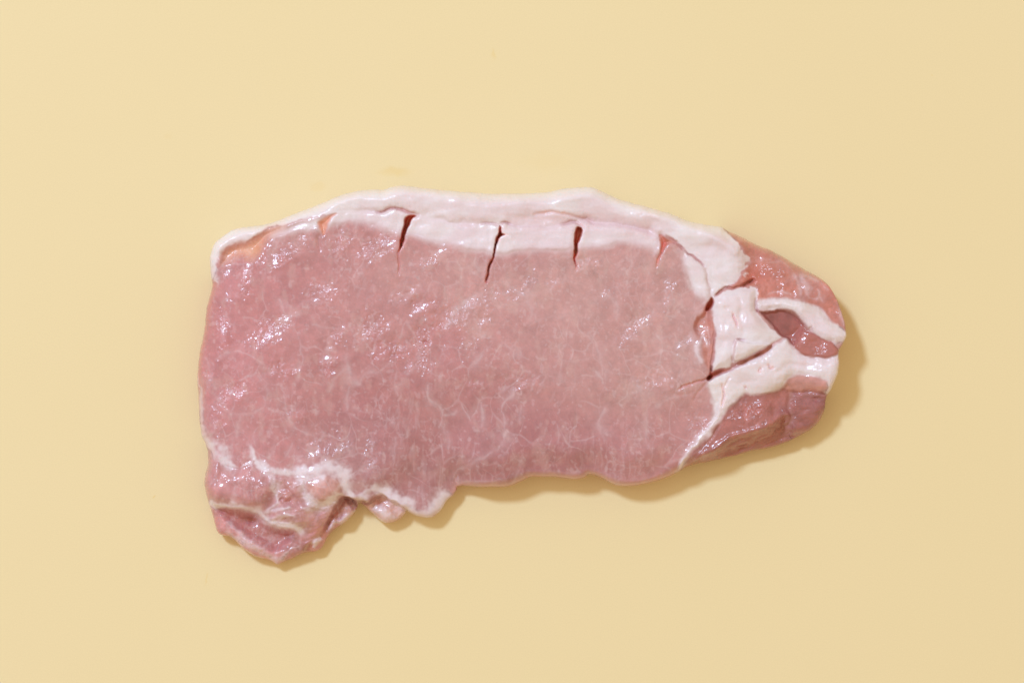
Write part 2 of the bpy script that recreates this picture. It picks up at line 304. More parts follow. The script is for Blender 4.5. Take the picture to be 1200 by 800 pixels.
# creases: (polyline, half width, depth, red tint)
CREASES = [
    ([(376, 273), (373, 282), (374, 294)], 2.6, 3.5, .0), ([(576, 306), (574, 318), (571.5, 332)], 1.0, 8.0, 1.0), ([(468, 294), (466.5, 308), (466, 322)], 1.0, 2.5, .25), ([(441, 249.4), (452, 246.5), (463.7, 244.6), (475, 247.4), (490, 251)], 1.5, 3.6, .7),
    ([(585.8, 263), (576, 260.6), (567, 261.8)], 1.4, 2.6, .35), ([(586.5, 262), (592, 260.5), (598, 263)], 1.4, 2.6, .4), ([(627, 252), (641, 250), (655, 249.2), (671, 252), (690, 257.5), (698, 260)], 1.8, 2.6, .3), ([(660, 262), (671, 258.5), (680, 262), (684, 265)], 1.8, 3.0, .35),
    ([(600, 264), (627, 266), (650, 264)], 3.2, .5, .02), ([(692, 257), (711, 260.5), (734, 265), (758, 271.5), (774, 276.5)], 3.0, 1.6, .08), ([(512, 255.5), (531, 261), (559, 262.5)], 3.2, .5, .02), ([(396, 249), (420, 249.4), (441, 249)], 3.2, .5, .05),
    ([(782, 278.5), (795, 288), (803, 295.5)], 1.6, 3.2, .4), ([(803.5, 296), (812, 300), (819, 305.5), (824, 312.5)], 1.0, 3.6, .75), ([(824, 312.5), (829, 325), (832, 338), (834, 349)], 1.6, 2.2, .08),
    ([(838, 348), (843, 342), (850, 337), (858, 337.4)], 1.3, 4.2, .55), ([(869, 333.5), (875, 331.5), (883, 327.5)], 1.9, 7.5, .8), ([(858, 337.4), (870, 334)], 1.0, 3.0, .3),
    ([(857, 368), (860, 376), (863.5, 383.5)], 1.1, 3.2, .4), ([(848, 360), (853, 364)], 1.5, 2.2, .04), ([(859, 425), (859, 412), (861, 401), (872, 398)], 1.3, 3.2, .4), ([(862, 345), (868, 356), (866, 372), (872, 390)], 4, 2.4, .0), ([(845, 372), (848, 390), (846, 412)], 3, 2.0, .0), ([(905, 438), (925, 428), (950, 430), (975, 425)], 4, 2.6, .05), ([(862, 448), (885, 445), (905, 440)], 4, 2.2, .04), ([(886.5, 350), (885.6, 358), (887.5, 366)], 1.4, 3.8, .3),
    ([(835, 428), (833.6, 438), (831, 443)], 1.4, 6, .7), ([(837.5, 386), (838, 402), (836, 418), (834, 432)], 1.5, 3.5, .3),
    ([(794, 457), (804, 452.5), (814, 449), (826, 444.5), (834, 439)], 1.4, 2.6, .38), ([(812, 470), (819, 460), (828, 449), (833, 443)], 1.6, 1.8, .2), ([(785, 462), (800, 464), (815, 459)], 2.5, 1.2, .05),
    ([(846, 448), (848, 462), (845, 476)], 1.1, 3.0, .3), ([(857, 440), (852, 446), (849, 452)], 1.5, 2.2, .12), ([(892, 430), (889, 435), (891, 437)], 1.3, 2.0, .4), ([(900, 426), (902, 431), (907, 430)], 1.5, 2.2, .45), ([(873, 453), (875, 455)], 1.6, 2.2, .45),
    ([(916, 395), (924, 394), (932, 389), (937, 384)], 2.6, 3, .05), ([(930, 367), (939, 377), (946, 388), (949, 387)], 2.0, 4.2, .1), ([(948, 386.5), (950.5, 384), (951.5, 389)], 1.2, 3.2, .2),
    ([(924, 459), (935, 461.5), (945, 460.5), (955, 459.5), (970, 462.5)], 1.7, 6.5, .2), ([(933, 462), (926, 474), (930, 487), (924, 499), (934, 513)], 5.5, 7.5, .0),
    ([(834, 539), (852, 524), (875, 513), (895, 505), (912, 497), (924, 490)], 2.0, 2.0, .0), ([(846, 535), (868, 525), (890, 519), (908, 509), (924, 505)], 1.4, 2.4, .05), ([(860, 533), (885, 521), (900, 513), (922, 500)], 1.2, 2.0, .08), ([(880, 528), (896, 523), (914, 514), (930, 512)], 1.2, 2.0, .05), ([(905, 523), (920, 516), (938, 508)], 1.0, 1.6, .05),
    ([(808, 545), (818, 533), (832, 513), (848, 492)], 1.6, 2.2, .05),
    ([(240, 541), (253, 538), (266, 546), (282, 548)], 2.2, 2.6, .0), ([(328, 582), (334, 587), (342, 585)], 3.5, 6.5, .35), ([(334, 572), (342, 580), (350, 588)], 2.0, 3.2, .1), ([(252, 597), (268, 598), (286, 600), (300, 605), (313, 614)], 2.6, 5, .05),
    ([(393, 586), (401, 582.5), (410, 585.5), (418, 586)], 2.0, 6, .5), ([(402, 588), (394, 598), (386, 608), (377, 620), (366, 630), (354, 634)], 2.6, 6, .15), ([(420, 588), (428, 589), (437, 583), (446, 580.5)], 1.8, 6, .3), ([(440, 586), (447, 588), (452, 586)], 2.4, 3.5, .2),
    ([(536, 569), (532, 562), (536, 556)], 1.4, 1.6, .1), ([(281, 300), (281.5, 291), (279, 284)], 2.4, 2.0, .0), ([(298, 300), (300, 312), (304, 322)], 2.5, 1.5, .0),
    ([(340, 262.6), (355, 259), (372, 254.5), (386, 250)], 2.2, 1.6, .1),
]

# ------------------------------------------------------------------ relief
Hc = [(255, 300, 46), (240, 450, 56), (300, 330, 58), (300, 450, 60), (400, 265, 62), (500, 265, 66), (620, 260, 66), (740, 275, 64), (500, 400, 64), (700, 400, 64), (800, 400, 63), (600, 545, 58), (730, 550, 58), (430, 545, 54), (850, 300, 64), (860, 380, 66),
      (895, 300, 50), (930, 325, 52), (970, 350, 50), (935, 370, 58), (983, 392, 56), (950, 408, 56), (900, 430, 62), (965, 435, 60), (880, 482, 56), (925, 480, 46), (950, 480, 42), (948, 498, 36), (860, 525, 50), (912, 508, 46), (890, 498, 54), (830, 530, 50),
      (300, 555, 58), (260, 560, 54), (285, 585, 54), (290, 612, 36), (330, 640, 30), (325, 655, 26), (265, 620, 34), (340, 605, 50), (365, 630, 34), (385, 610, 30), (378, 572, 58), (408, 596, 44), (450, 598, 40), (500, 592, 36)]
Wc = [(245, 300, 26), (230, 450, 26), (300, 262, 24), (400, 227, 26), (500, 220, 30), (690, 219, 32), (800, 255, 34), (860, 272, 28), (930, 306, 26), (985, 365, 52), (990, 395, 55), (983, 425, 55), (970, 462, 48), (960, 496, 20), (900, 526, 16), (830, 542, 22), (740, 570, 20), (690, 558, 20),
      (600, 570, 20), (540, 570, 21), (500, 607, 21), (455, 614, 14), (410, 605, 14), (360, 648, 14), (323, 662, 14), (260, 628, 18), (238, 570, 26), (232, 500, 26)]
Rc = [(245, 300, 12), (230, 450, 26), (240, 350, 22), (300, 262, 11), (400, 227, 13), (500, 220, 15), (690, 219, 15), (800, 255, 16), (860, 272, 16), (930, 306, 20), (985, 365, 11), (990, 395, 8), (983, 425, 9), (970, 455, 9), (965, 490, 16), (900, 526, 12), (830, 542, 16), (740, 570, 9), (690, 558, 8),
      (600, 570, 9), (540, 570, 9), (500, 607, 11), (455, 614, 10), (410, 605, 9), (360, 648, 14), (323, 662, 18), (260, 628, 16), (238, 570, 16), (232, 500, 20)]
H = idw(Hc)
Zw = idw(Wc, 2.0)
R = idw(Rc, 2.0) * (1 + 0.25 * fbm(GX, GY, 40, 77, 2))
lean = 1 - smooth(np.maximum.reduce([sd[k] for k in ('cap', 'layer', 'layer2', 'flap', 'band', 'tfat')]), -2, 2)

n120 = fbm(GX, GY, 130, 11, 2)
n40 = fbm(GX, GY, 38, 21, 3)
n14 = fbm(GX, GY, 14, 31, 3)
Z = H + 1.3 * n120 + .6 * n40 * (0.4 + 0.6 * lean)

Z -= 15 * (1 - smooth(out_sd, 2, 40)) * smooth(GX, 480, 545) * (1 - smooth(GX, 765, 805)) * smooth(GY, 470, 520)

# stepped pieces
drop = 0 * Z
drop = np.maximum(drop, smooth(sd['scrap'], -1.0, 2.6) * np.maximum(Z - 27 - 3 * n14, 0))
drop = np.maximum(drop, smooth(sd['shred'], -1.4, 3.4) * np.maximum(Z - 25 - 4 * n14, 0))
Z = Z - drop
Z += 4.5 * np.sqrt(np.clip(sd['lobe'] / 14, 0, 1))
Z += 5.0 * smooth(sd['flap'], -2, 10) * (1 - 0.55 * smooth(GX, 880, 905))
# small ledge lying over the flap
ledge = poly([(860.5, 398.8), (868, 399), (880, 401), (893, 401.3), (904.5, 403.4), (897, 408.3), (889, 412.6), (873, 420.6), (861, 424.5), (857, 415)], True, .2)
Z += 6.5 * smooth(ledge, -0.5, 3.0)
Z += 5.0 * smooth(sd['band'], -3, 8)
Z += 4.0 * smooth(sd['tfat'], -4, 10)
Z += 2.0 * smooth(sd['strip'], -4, 8)
Z += 3.5 * smooth(sd['layer2'], -4, 8)
Z -= 6.5 * smooth(sd['pocket'], -1, 7) * (1 - 0.55 * smooth(GY, 372, 420))
dk_hi = smooth(GX + 0.9 * (GY - 390), 905, 945)
Z += smooth(sd['dark'], -1.5, 3) * (-6.0 + 8.5 * smooth(GX + 0.55 * (GY - 395) + 3.5 * n14, 927, 944))
# folded pit at the lower left
pit = poly([(250, 594), (275, 597), (296, 602), (312, 612), (330, 620), (344, 626), (334, 640), (320, 648), (304, 640), (284, 628), (264, 612)], True, .5)
Z += 7 * smooth(sd['curl'], -3, 13) + 6.0 * smooth(sd['flapm'], -3, 16) * (1 - smooth(sd['pocket'], -1, 1))
Z -= 12 * smooth(pit, -3, 10)
ph = np.hypot((GX - 294) / 1.5, GY - 610)
Z -= 6 * np.exp(-(ph / 5.5) ** 2)
# orange pocket behind the folded rind and the hollow at the first cut
hollow = poly([(260, 297), (267, 291), (277, 285), (292, 281.5), (303, 276), (315, 271), (326, 267), (333, 265), (322, 273), (312, 281), (305, 291), (301, 299), (291, 304), (281, 300), (270, 305), (261, 308)], True, .6)
Z -= 8 * smooth(hollow, -5, 8)
# rim fat stands as a rounded cord; a furrow runs along its inner side
rc, rd, rt = line([(249, 308), (254, 290), (268, 279), (292, 272), (320, 264), (350, 253), (385, 240), (420, 232), (470, 228), (530, 233), (590, 237), (640, 236), (690, 229), (720, 240), (760, 254), (800, 268), (840, 280)], .3, 30)
cord = np.exp(-(rd / (7 + 4 * smooth(rt, .15, .4))) ** 2)
Z[rc] += 2.0 * cord
rc2, rd2, rt2 = line([(700, 222), (730, 239), (760, 249), (800, 262), (835, 276), (862, 296)], .3, 26)
Z[rc2] += 2.5 * np.exp(-(rd2 / 5) ** 2)
fr, fd, ft = line([(600, 258), (640, 257), (680, 258), (720, 258), (760, 268)], .4, 30)
Z[fr] -= 4.5 * np.exp(-(fd / 7) ** 2)

flank_sd = poly([(808, 545), (822, 536), (842, 524), (862, 513), (885, 506), (905, 498), (921, 487), (929, 498), (945, 507), (940, 520), (905, 536), (860, 548), (815, 556)], True, .7)
Z -= 20 * smooth(flank_sd, -2, 17)
Z += 2.5 * np.exp(-((flank_sd + 2.5) / 3.5) ** 2) * smooth(sd['lower'], 0, 4) * (1 - smooth(GY, 530, 540))
# lower tail: soft break between top face and striated flank
fl = line([(806, 545), (835, 523), (860, 509), (885, 500), (905, 491), (920, 481)], .6, 40)

# slits and creases
s_, d, t = line([(400, 248), (441, 248), (463.7, 244), (475, 247), (490, 250), (512, 254.5), (531, 260), (559, 261), (586, 259.5), (600, 263.5), (627, 265), (655, 262), (672, 259), (692, 256.5), (711, 260), (734, 264), (758, 271), (772, 277)], .8)
Z[s_] -= 2.2 * np.exp(-(d / 3.6) ** 2) * smooth(t, -.02, .1)
slit_m = np.zeros(Z.shape)
for P, dep, tint in SLITS:
    s_ = poly(P, True, .6) - .8
    sf = {0.8: 3.4, 0.75: 2.0}.get(tint, 1.0)
    wv = smooth(s_, -0.9 * sf, 2.2 * sf)
    Z -= .52 * dep * wv
    slit_m = np.maximum(slit_m, tint * smooth(s_, -0.9 * sf, 0.7 * sf))
    Z += 0.6 * np.exp(-((s_ + 4.0) / 3.0) ** 2) * (s_ < 0)
tint_m = np.zeros(Z.shape)
for P, w, dep, tint in CREASES:
    s_, d, t = line(P)
    tp = smooth(t, -0.15, .2) * (1 - smooth(t, .8, 1.15))
    k = np.exp(-(d / w) ** 2) * tp
    Z[s_] -= dep * k * (0.55 + .45 * (tint > .2))
    tint_m[s_] = np.maximum(tint_m[s_], tint * np.exp(-(d / (w * 1.1)) ** 2) * tp)
# gash under the fat flap: widening cut
gash = poly([(830, 442), (836, 436.5), (845, 432.6), (856, 431), (866, 425), (878, 419.6), (892, 412.5), (902, 405.3), (912, 398.5), (920, 395), (921.5, 396.8), (912, 402), (904, 408), (895, 414), (882, 420.7), (868, 427.5), (858, 432), (846, 437), (838, 440.5), (832, 445)], True, .3)
gd = np.interp(GX.ravel(), [830, 838, 847, 858, 872, 888, 902, 912, 921], [1, .9, .6, .2, .45, .65, .45, .12, .05]).reshape(GX.shape)
Z -= 12 * gd * smooth(gash, -2.4, 2.2)
slit_m = np.maximum(slit_m, .9 * gd * smooth(gash, -2.2, 1.2))
hole = poly([(834, 349), (836.5, 353), (835, 359), (831, 363), (827.5, 363), (829, 357), (831.5, 352)], True, .2)
Z -= 12 * smooth(hole, -1.5, 2)
slit_m = np.maximum(slit_m, smooth(hole, -1.2, 1))
notch = poly([(401, 583), (409, 583.5), (418, 586), (421, 590), (417, 596), (413, 598), (408, 592)], True, .2)
Z -= 8 * smooth(notch, -1.5, 3)

# connective tissue map
fatm = np.zeros(Z.shape)
seam_m = np.zeros(Z.shape)
n8 = fbm(GX, GY, 7, 66, 3)
streak = 0.75 + 0.45 * fbm(GX, GY, 7, 61, 2)
for P, a, b, c, k in SEAMS:
    s_, d, t = line(P, 1.0)
    w = np.where(t < .5, a + (b - a) * smooth(t, 0, .5), b + (c - b) * smooth(t, .5, 1)) * (0.85 + 0.45 * n14[s_])
    tp = smooth(t, -0.02, .08) * (1 - smooth(t, .92, 1.02))
    w = (1.45 if k >= .8 else 1.15) * w * np.clip(1 + .32 * n8[s_] + .3 * n40[s_], .45, 1.7)
    m = k * (1 - smooth(d, w * 0.1, w * 1.75)) * tp * np.clip(1.0 + .2 * n8[s_], .6, 1.1) + .16 * k * tp * np.exp(-(d / (w * 2.6)) ** 2)
    seam_m[s_] = np.maximum(seam_m[s_], m)
    Z[s_] += 0.7 * np.exp(-(d / w) ** 2) * tp
for P, w, k in VEINS:
    s_, d, t = line(P, .8)
    ww = w * (0.8 + 0.7 * n14[s_].clip(-.8, 1)) * (0.5 + 0.9 * np.sin(np.pi * t.clip(0.02, .98)) ** .6)
    m = .36 * k * np.exp(-(d / (ww * .9)) ** 2) * np.clip(streak[s_] + .15 + .5 * n8[s_], .12, 1.2)
    m = m + 0.22 * k * np.exp(-(d / (ww * 3.5)) ** 2)
    fatm[s_] = np.maximum(fatm[s_], m)

# procedural finer marbling in the lean: warped cell borders, broken up, plus short fibres
wx, wy = GX + 9 * fbm(GX, GY, 34, 301, 2), GY + 9 * fbm(GX, GY, 34, 311, 2)
f1, f2, cid = worley(wx / 27, wy / 34, 5)
edge = f2 - f1
cellv = np.exp(-(edge / 0.05) ** 2) * smooth(fbm(GX, GY, 30, 321, 2), -.2, .6)
h1, h2, hid = worley((GX + 5 * n14) / 11, (GY + 5 * n8) / 15, 8)
cell2 = np.exp(-((h2 - h1) / 0.09) ** 2) * smooth(fbm(GX, GY, 24, 327, 2), -.1, .7)
fib = np.clip(fbm(GX * 1.0 + 2 * n14, GY * 0.17, 3.0, 331, 2), 0, 1) * smooth(fbm(GX, GY, 60, 341, 2), -.1, .5) * smooth(GY, 400, 480)
fib2 = smooth(fbm((GX * .9 + GY * .42), (GY * .9 - GX * .42) * .3, 4.5, 351, 2), .55, 1.0) * smooth(fbm(GX, GY, 80, 361, 2), .0, .5)
specks = smooth(fbm(GX, GY, 5.0, 371, 2), .62, 1.0)
loin_w = lean * (1 - smooth(GX, 822, 842)) * smooth(out_sd, 1, 8)
fatm = np.maximum(fatm, loin_w * (.20 * cellv + .15 * cell2 + .15 * fib + .09 * fib2 + .17 * specks))
Z += loin_w * (0.35 * np.clip(edge, 0, .3))

# wet grain of the cut face: patches of small bumps
CL = [(258, 385, 13, 30, 1.3), (285, 335, 16, 16, 1.1), (278, 462, 17, 15, 1.4), (332, 300, 22, 12, 1.2), (352, 288, 14, 12, 1.2), (396, 283, 16, 14, 1.2), (440, 292, 24, 16, 1.1), (378, 345, 26, 18, .9), (320, 385, 25, 22, .9), (335, 432, 18, 10, 1.3), (385, 425, 14, 24, 1.3), (395, 390, 14, 14, 1.0),
      (440, 388, 16, 20, 1.6), (447, 412, 12, 16, 1.6), (500, 360, 22, 13, 1.7), (525, 376, 18, 14, 1.6), (497, 400, 12, 16, 1.9), (466, 412, 12, 16, 1.6), (555, 360, 18, 11, 1.6), (568, 378, 10, 6, 1.3), (480, 345, 20, 8, 1.2), (480, 430, 8, 12, 1.3), (610, 448, 30, 10, .9), (560, 452, 16, 8, .9), (500, 305, 18, 8, 1.1), (520, 292, 12, 6, 1.0), (650, 330, 14, 10, .9), (620, 328, 12, 12, 1.2), (690, 312, 14, 8, 1.5), (782, 330, 10, 12, 1.2), (755, 377, 18, 12, 1.2), (776, 350, 9, 16, 1.0), (735, 395, 20, 14, 1.0),
      (345, 482, 18, 12, .9), (300, 562, 30, 22, 1.3), (270, 560, 24, 16, 1.0), (880, 482, 26, 18, 1.8), (915, 475, 12, 12, 1.4), (960, 405, 16, 8, 1.5), (935, 400, 8, 8, 1.0), (820, 495, 16, 12, 1.2), (800, 405, 12, 12, .9), (435, 535, 14, 26, .8), (505, 420, 60, 30, .45), (372, 525, 20, 10, .9), (400, 520, 30, 20, .6), (300, 640, 22, 14, .9), (770, 450, 30, 18, .7), (820, 398, 14, 18, .8),
      (240, 440, 8, 30, 1.2), (250, 500, 16, 24, .9), (480, 340, 30, 14, .7), (600, 345, 40, 12, .5), (470, 226, 22, 7, 1.8), (590, 238, 30, 6, 1.2), (690, 224, 20, 5, 1.6), (420, 232, 24, 5, 1.0), (745, 250, 24, 5, 1.2), (885, 404, 16, 4, 1.4), (870, 365, 20, 14, .8), (910, 430, 30, 14, .9), (950, 366, 20, 6, 1.0), (615, 278, 20, 6, 1.0), (445, 257, 20, 5, 1.4), (720, 345, 26, 14, .5), (905, 312, 26, 16, .8), (840, 372, 8, 8, .2), (985, 365, 6, 14, 1.0)]
patch = np.zeros(Z.shape)
for x, y, a, b, k in CL:
    cxx, cyy = GX - x + 5 * n40, GY - y + 5 * n14
    a_, b_ = max(a, 9) * .9, max(b, 9) * .9
    Z += lean * np.clip(k, .4, 1.5) * .20 * (.65 * cxx + .76 * cyy) * np.exp(-((cxx / a_) ** 2 + (cyy / b_) ** 2)) * smooth(out_sd, 3, 10)
    patch = np.maximum(patch, k * np.exp(-(((GX - x + 6 * n40) / a) ** 2 + ((GY - y + 6 * n14) / b) ** 2)))
patch *= np.clip(.75 + .8 * fbm(GX, GY, 16, 401, 2), .1, 1.6)
patch = patch * (1 - .8 * smooth(hollow, -3, 3)) + .08 + .14 * smooth(fbm(GX, GY, 50, 411, 2), .1, .7)
g1, g2, _ = worley(GX / 4.2 + .3 * n14, GY / 4.6, 15)
bump = fbm(GX, GY, 5.2, 421, 2) * .55 - 0.55 * g1 + .35 * fbm((GX * .8 + GY * .6) * .45, (GY * .8 - GX * .6), 4.0, 431, 2)
wetr = (lean + .35 * (1 - lean))
EF = smooth(out_sd, 0.5, 4)
Z += (bump + .30 * fbm(GX, GY, 2.6, 435, 1)) * patch * wetr * .62 * EF * (1 - slit_m)
pw = np.clip(patch * wetr * EF * (1 - slit_m), 0, 1.5)
# fat has long low wrinkles and a fine pebble
fatz = 1 - lean
Z += fatz * EF * (1.6 * fbm(GX, GY, 30, 443, 2) + 0.5 * fbm(GX, GY, 13, 447, 2) * smooth(GX, 790, 840) + 0.55 * fbm(GX * .3, GY, 10, 441, 2) + 0.10 * fbm(GX, GY, 4, 451, 2))
# striated flank of the tail
flank = smooth(sd['lower'], -2, 2) * smooth(flank_sd, -2, 5)
Z += flank * 2.4 * fbm((GX * .9 - GY * .42) * .22, (GY * .9 + GX * .42), 6.5, 461, 3)
Z += smooth(sd['fold'], -1, 2) * 0.9 * fbm(GX, GY, 9, 471, 3) + smooth(sd['curl'], -1, 3) * 2.2 * fbm(GX * .6, GY, 10, 481, 3)
Z += smooth(sd['tail'], -1, 3) * 1.0 * fbm(GX, GY, 8, 491, 3)
Z += smooth(sd['side'], -1, 3) * (1.6 * fbm(GX * .5 + GY * .3, GY, 9, 495, 3) + 2.0 * np.exp(-(((GX - 948) / 12) ** 2 + ((GY - 474) / 7) ** 2)))

# rounded outer edge
q = np.clip(out_sd / R, 0, 1)
prof = np.sqrt(np.clip(1 - (1 - q) ** 2, 0, 1))
Zw_eff = np.minimum(Zw, np.maximum(Z - 3, 6))
Z = Zw_eff + (Z - Zw_eff) * prof
Z = np.maximum(Z, 5.0)

# ------------------------------------------------------------------ tissue colour (albedo)
def mixc(C, c, m):
    m = np.clip(m, 0, 1)[..., None]
    return C * (1 - m) + np.asarray(c) * m


LEAN = np.array([0.545, 0.258, 0.266])
col = np.broadcast_to(LEAN, Z.shape + (3,)).copy()
nA, nB, nC = fbm(GX, GY, 110, 501, 3), fbm(GX, GY, 42, 511, 3), fbm(GX, GY, 11, 521, 3)
col = mixc(col, [0.50, 0.205, 0.218], smooth(nA + .5 * nB, .05, .9) * .55)
col = mixc(col, [0.61, 0.345, 0.345], smooth(-nA + .6 * nB, .0, .9) * .5)
col = mixc(col, [0.38, 0.145, 0.163], smooth(GY + 12 * nB, 400, 540) * (1 - smooth(GX, 660, 830)) * smooth(GX, 270, 430) * .62)
col = mixc(col, [0.58, 0.220, 0.245], (1 - smooth(GX, 270, 420)) * smooth(GY, 280, 330) * .5)
col = mixc(col, [0.575, 0.335, 0.325], smooth(GX, 500, 700) * (1 - smooth(GY, 440, 520)) * .5)
col *= (1 + .05 * nC + .04 * fbm(GX, GY, 5, 525, 2) + (.06 * (cid - .5) + .07 * (hid - .5)) * loin_w)[..., None]
col = mixc(col, [0.66, 0.44, 0.42], smooth(fbm(GX, GY * .6, 9, 527, 3) + .4 * nB, .15, 1.1) * .26)
# paler lower edge of the lean: light through the thin rim put into colour
rim = (1 - smooth(out_sd, 1, 10)) * smooth(GY, 470, 540)
col = mixc(col, [0.68, 0.39, 0.36], rim * .6)
col = mixc(col, [0.62, 0.25, 0.22], (1 - smooth(out_sd, 1, 12)) * (1 - smooth(GX, 260, 300)) * .5)
# other muscles
def part(c, k, a=-1.6, b=1.6, m=1.0):
    global col
    col = mixc(col, np.asarray(c) * (1 + .14 * n8 + .12 * n40)[..., None], smooth(sd[k] + 1.2 * n8, a, b) * m)


part([0.54, 0.205, 0.175], 'tail')
col = mixc(col, [0.52, 0.13, 0.10], np.exp(-(((GX - 884) / 15) ** 2 + ((GY - 322) / 9) ** 2)) * .75)
col = mixc(col, [0.50, 0.17, 0.12], smooth(sd['tail'], 0, 3) * smooth(fbm(GX, GY, 7, 531, 3), .1, .8) * .45)
col = mixc(col, [0.66, 0.36, 0.29], smooth(sd['tail'], 0, 3) * (1 - smooth(out_sd, 3, 10)) * (1 - smooth(GX, 950, 970)) * .4)
part([0.44, 0.165, 0.155], 'lower')
col = mixc(col, [0.40, 0.160, 0.130], flank * .7)
part([0.385, 0.145, 0.142], 'side', -8, 6)
part([0.55, 0.215, 0.180], 'pocket', -2, 3, .85)
part([0.55, 0.250, 0.265], 'flapm', -3, 3, .85)
part([0.61, 0.300, 0.310], 'curl', -3, 3, .8)
part([0.60, 0.265, 0.275], 'fold', -2, 2)
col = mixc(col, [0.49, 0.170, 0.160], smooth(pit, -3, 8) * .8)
part([0.66, 0.330, 0.310], 'lobe', -4, 4)
part([0.54, 0.235, 0.215], 'shred', -2, 2)
part([0.66, 0.38, 0.35], 'scrap', -1.5, 2)
# fats
FAT = np.array([0.805, 0.700, 0.742])
fp = fbm(GX * .6, GY, 22, 541, 3)
fcol = np.broadcast_to(FAT, Z.shape + (3,)).copy()
fcol = mixc(fcol, [0.78, 0.630, 0.675], smooth(fp, -.3, .8) * .7)
fcol = mixc(fcol, [0.82, 0.755, 0.775], smooth(-fp, .1, .9) * .5)
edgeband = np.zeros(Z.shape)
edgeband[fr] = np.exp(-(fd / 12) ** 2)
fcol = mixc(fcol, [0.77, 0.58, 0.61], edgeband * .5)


fcol = mixc(fcol, [0.87, 0.80, 0.80], (1 - smooth(out_sd, 3, 15)) * (1 - smooth(GY, 290, 330)) * .7)


def fat(k, a, b, m=1.0, tone=None, jit=1.3):
    global col
    w = np.clip(smooth(sd[k] + jit * n8 + (3.0 * n8 + 1.5) * np.exp(-(((GX - 874) / 14) ** 2 + ((GY - 310) / 30) ** 2)), a, b) * m, 0, 1)[..., None]
    c = fcol if tone is None else fcol * np.asarray(tone)
    col = col * (1 - w) + c * w


fat('layer2', -5.5, 5.5, .97)
fat('layer', -8.5, 6.5, .97, (1.0, .985, 1.0), .7)
s_, d, t = line([(396, 247), (441, 248.6), (463.7, 244.3), (475, 247), (490, 250.5), (512, 255), (531, 260.5), (559, 262), (586, 260), (600, 264), (627, 266), (655, 263), (672, 260), (692, 257), (711, 260), (734, 264), (758, 271), (768, 274.5)], .6)
w = (1 - smooth(d, 4.0, 7.0))[..., None]
col[s_] = col[s_] * (1 - w) + fcol[s_] * np.array([1, .965, .97]) * w
fat('cap', -1.0, 2.2, 1.0)
s_, d, t = line([(400, 244), (441, 244.5), (463.7, 240.5), (475, 243), (490, 246.5), (512, 251), (531, 256), (559, 257), (586, 255.5), (600, 259), (627, 260), (655, 257), (672, 254), (692, 252), (711, 255.5), (734, 260), (758, 267), (772, 273)], .9)
w = (np.exp(-(d / 5.5) ** 2) * np.clip(.55 + .6 * n14[s_], .1, 1) * smooth(t, 0, .15))[..., None] * .48
col[s_] = col[s_] * (1 - w) + np.array([.74, .50, .505]) * w
fat('tfat', -3.2, 3.8, .97)
fat('flap', -1.0, 1.4)
fat('band', -2.6, 2.8, .97)
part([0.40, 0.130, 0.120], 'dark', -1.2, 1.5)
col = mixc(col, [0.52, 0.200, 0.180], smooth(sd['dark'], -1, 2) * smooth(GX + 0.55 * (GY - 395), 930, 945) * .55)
part([0.60, 0.290, 0.270], 'strip', -2.5, 2.5, .9)
# the rind end and hollow: orange light leaking through is put into colour
col = mixc(col, [0.80, 0.43, 0.31], smooth(hollow, -8, 9) * .95)
col = mixc(col, [0.74, 0.34, 0.20], np.exp(-(((GX - 299) / 9) ** 2 + ((GY - 290) / 8) ** 2)) * smooth(hollow, -3, 1) * .7)
# seams and veins
VE = np.array([0.79, 0.665, 0.725])
col = mixc(col, VE, np.clip(seam_m * (0.82 + .25 * n14), 0, 1) * (1 - smooth(sd['dark'], -2, 1)))
col = mixc(col, VE * [0.97, .93, .93], np.clip(fatm, 0, .85))
ndark = fbm(GX, GY, 20, 551, 2)
# blood-stained cut walls
col = mixc(col, [0.62, 0.255, 0.215], np.clip(tint_m, 0, 1) * .9)
col = mixc(col, np.array([0.66, 0.165, 0.11]) * (1 + .3 * n8)[..., None] + np.array([.10, .10, .07]) * smooth(-n14, .1, .7)[..., None], slit_m)
s_, d, t = line([(394, 249.5), (380, 256), (379.5, 275)], .2)
k = np.zeros(Z.shape)
k[s_] = np.exp(-(d / 9) ** 2)
col = mixc(col, [0.80, 0.40, 0.27], slit_m * k * .95)  # first cut: translucent orange glow mixed into the colour
col = np.clip(col, 0.01, .9)

# ------------------------------------------------------------------ which part each point belongs to
NAMES = ['loin_muscle']
lab = np.zeros(Z.shape, np.int32)


def claim(name, mask):
    NAMES.append(name)
    lab[mask] = len(NAMES) - 1


claim('fat_seam', (seam_m > .45) & (sd['scrap'] < 0) & (sd['shred'] < 0) & (GY > 480) & (GX < 560))
claim('flap_muscle', (sd['flapm'] > 0) & (seam_m <= .45))
claim('curled_muscle', (sd['curl'] > 0) & (seam_m <= .45))
claim('folded_muscle', (sd['fold'] > 0) & (seam_m <= .6))
claim('muscle_lobe', (sd['lobe'] > 0) & (seam_m <= .5))
claim('hanging_shred', sd['shred'] > 0)
claim('meat_scrap', sd['scrap'] > 0)
claim('muscle_pocket', sd['pocket'] > 0)
claim('tail_muscle', sd['tail'] > 0)
claim('flank_muscle', sd['lower'] > 0)
claim('end_muscle', sd['side'] > 0)
cutx = [220, 378, 473, 579, 677, 786]
for i in range(5):
    claim('fat_layer', (sd['layer'] > 0) & (GX >= cutx[i]) & (GX < cutx[i + 1]))
claim('fat_layer', sd['layer2'] > 0)
claim('fat_rim', sd['cap'] > 0)
claim('tail_fat', sd['tfat'] > 0)
claim('fat_band', sd['band'] > 0)
claim('dark_muscle', sd['dark'] > 0)
claim('muscle_strip', sd['strip'] > 0)
claim('fat_flap', sd['flap'] > 0)
claim('fat_ledge', ledge > 0)
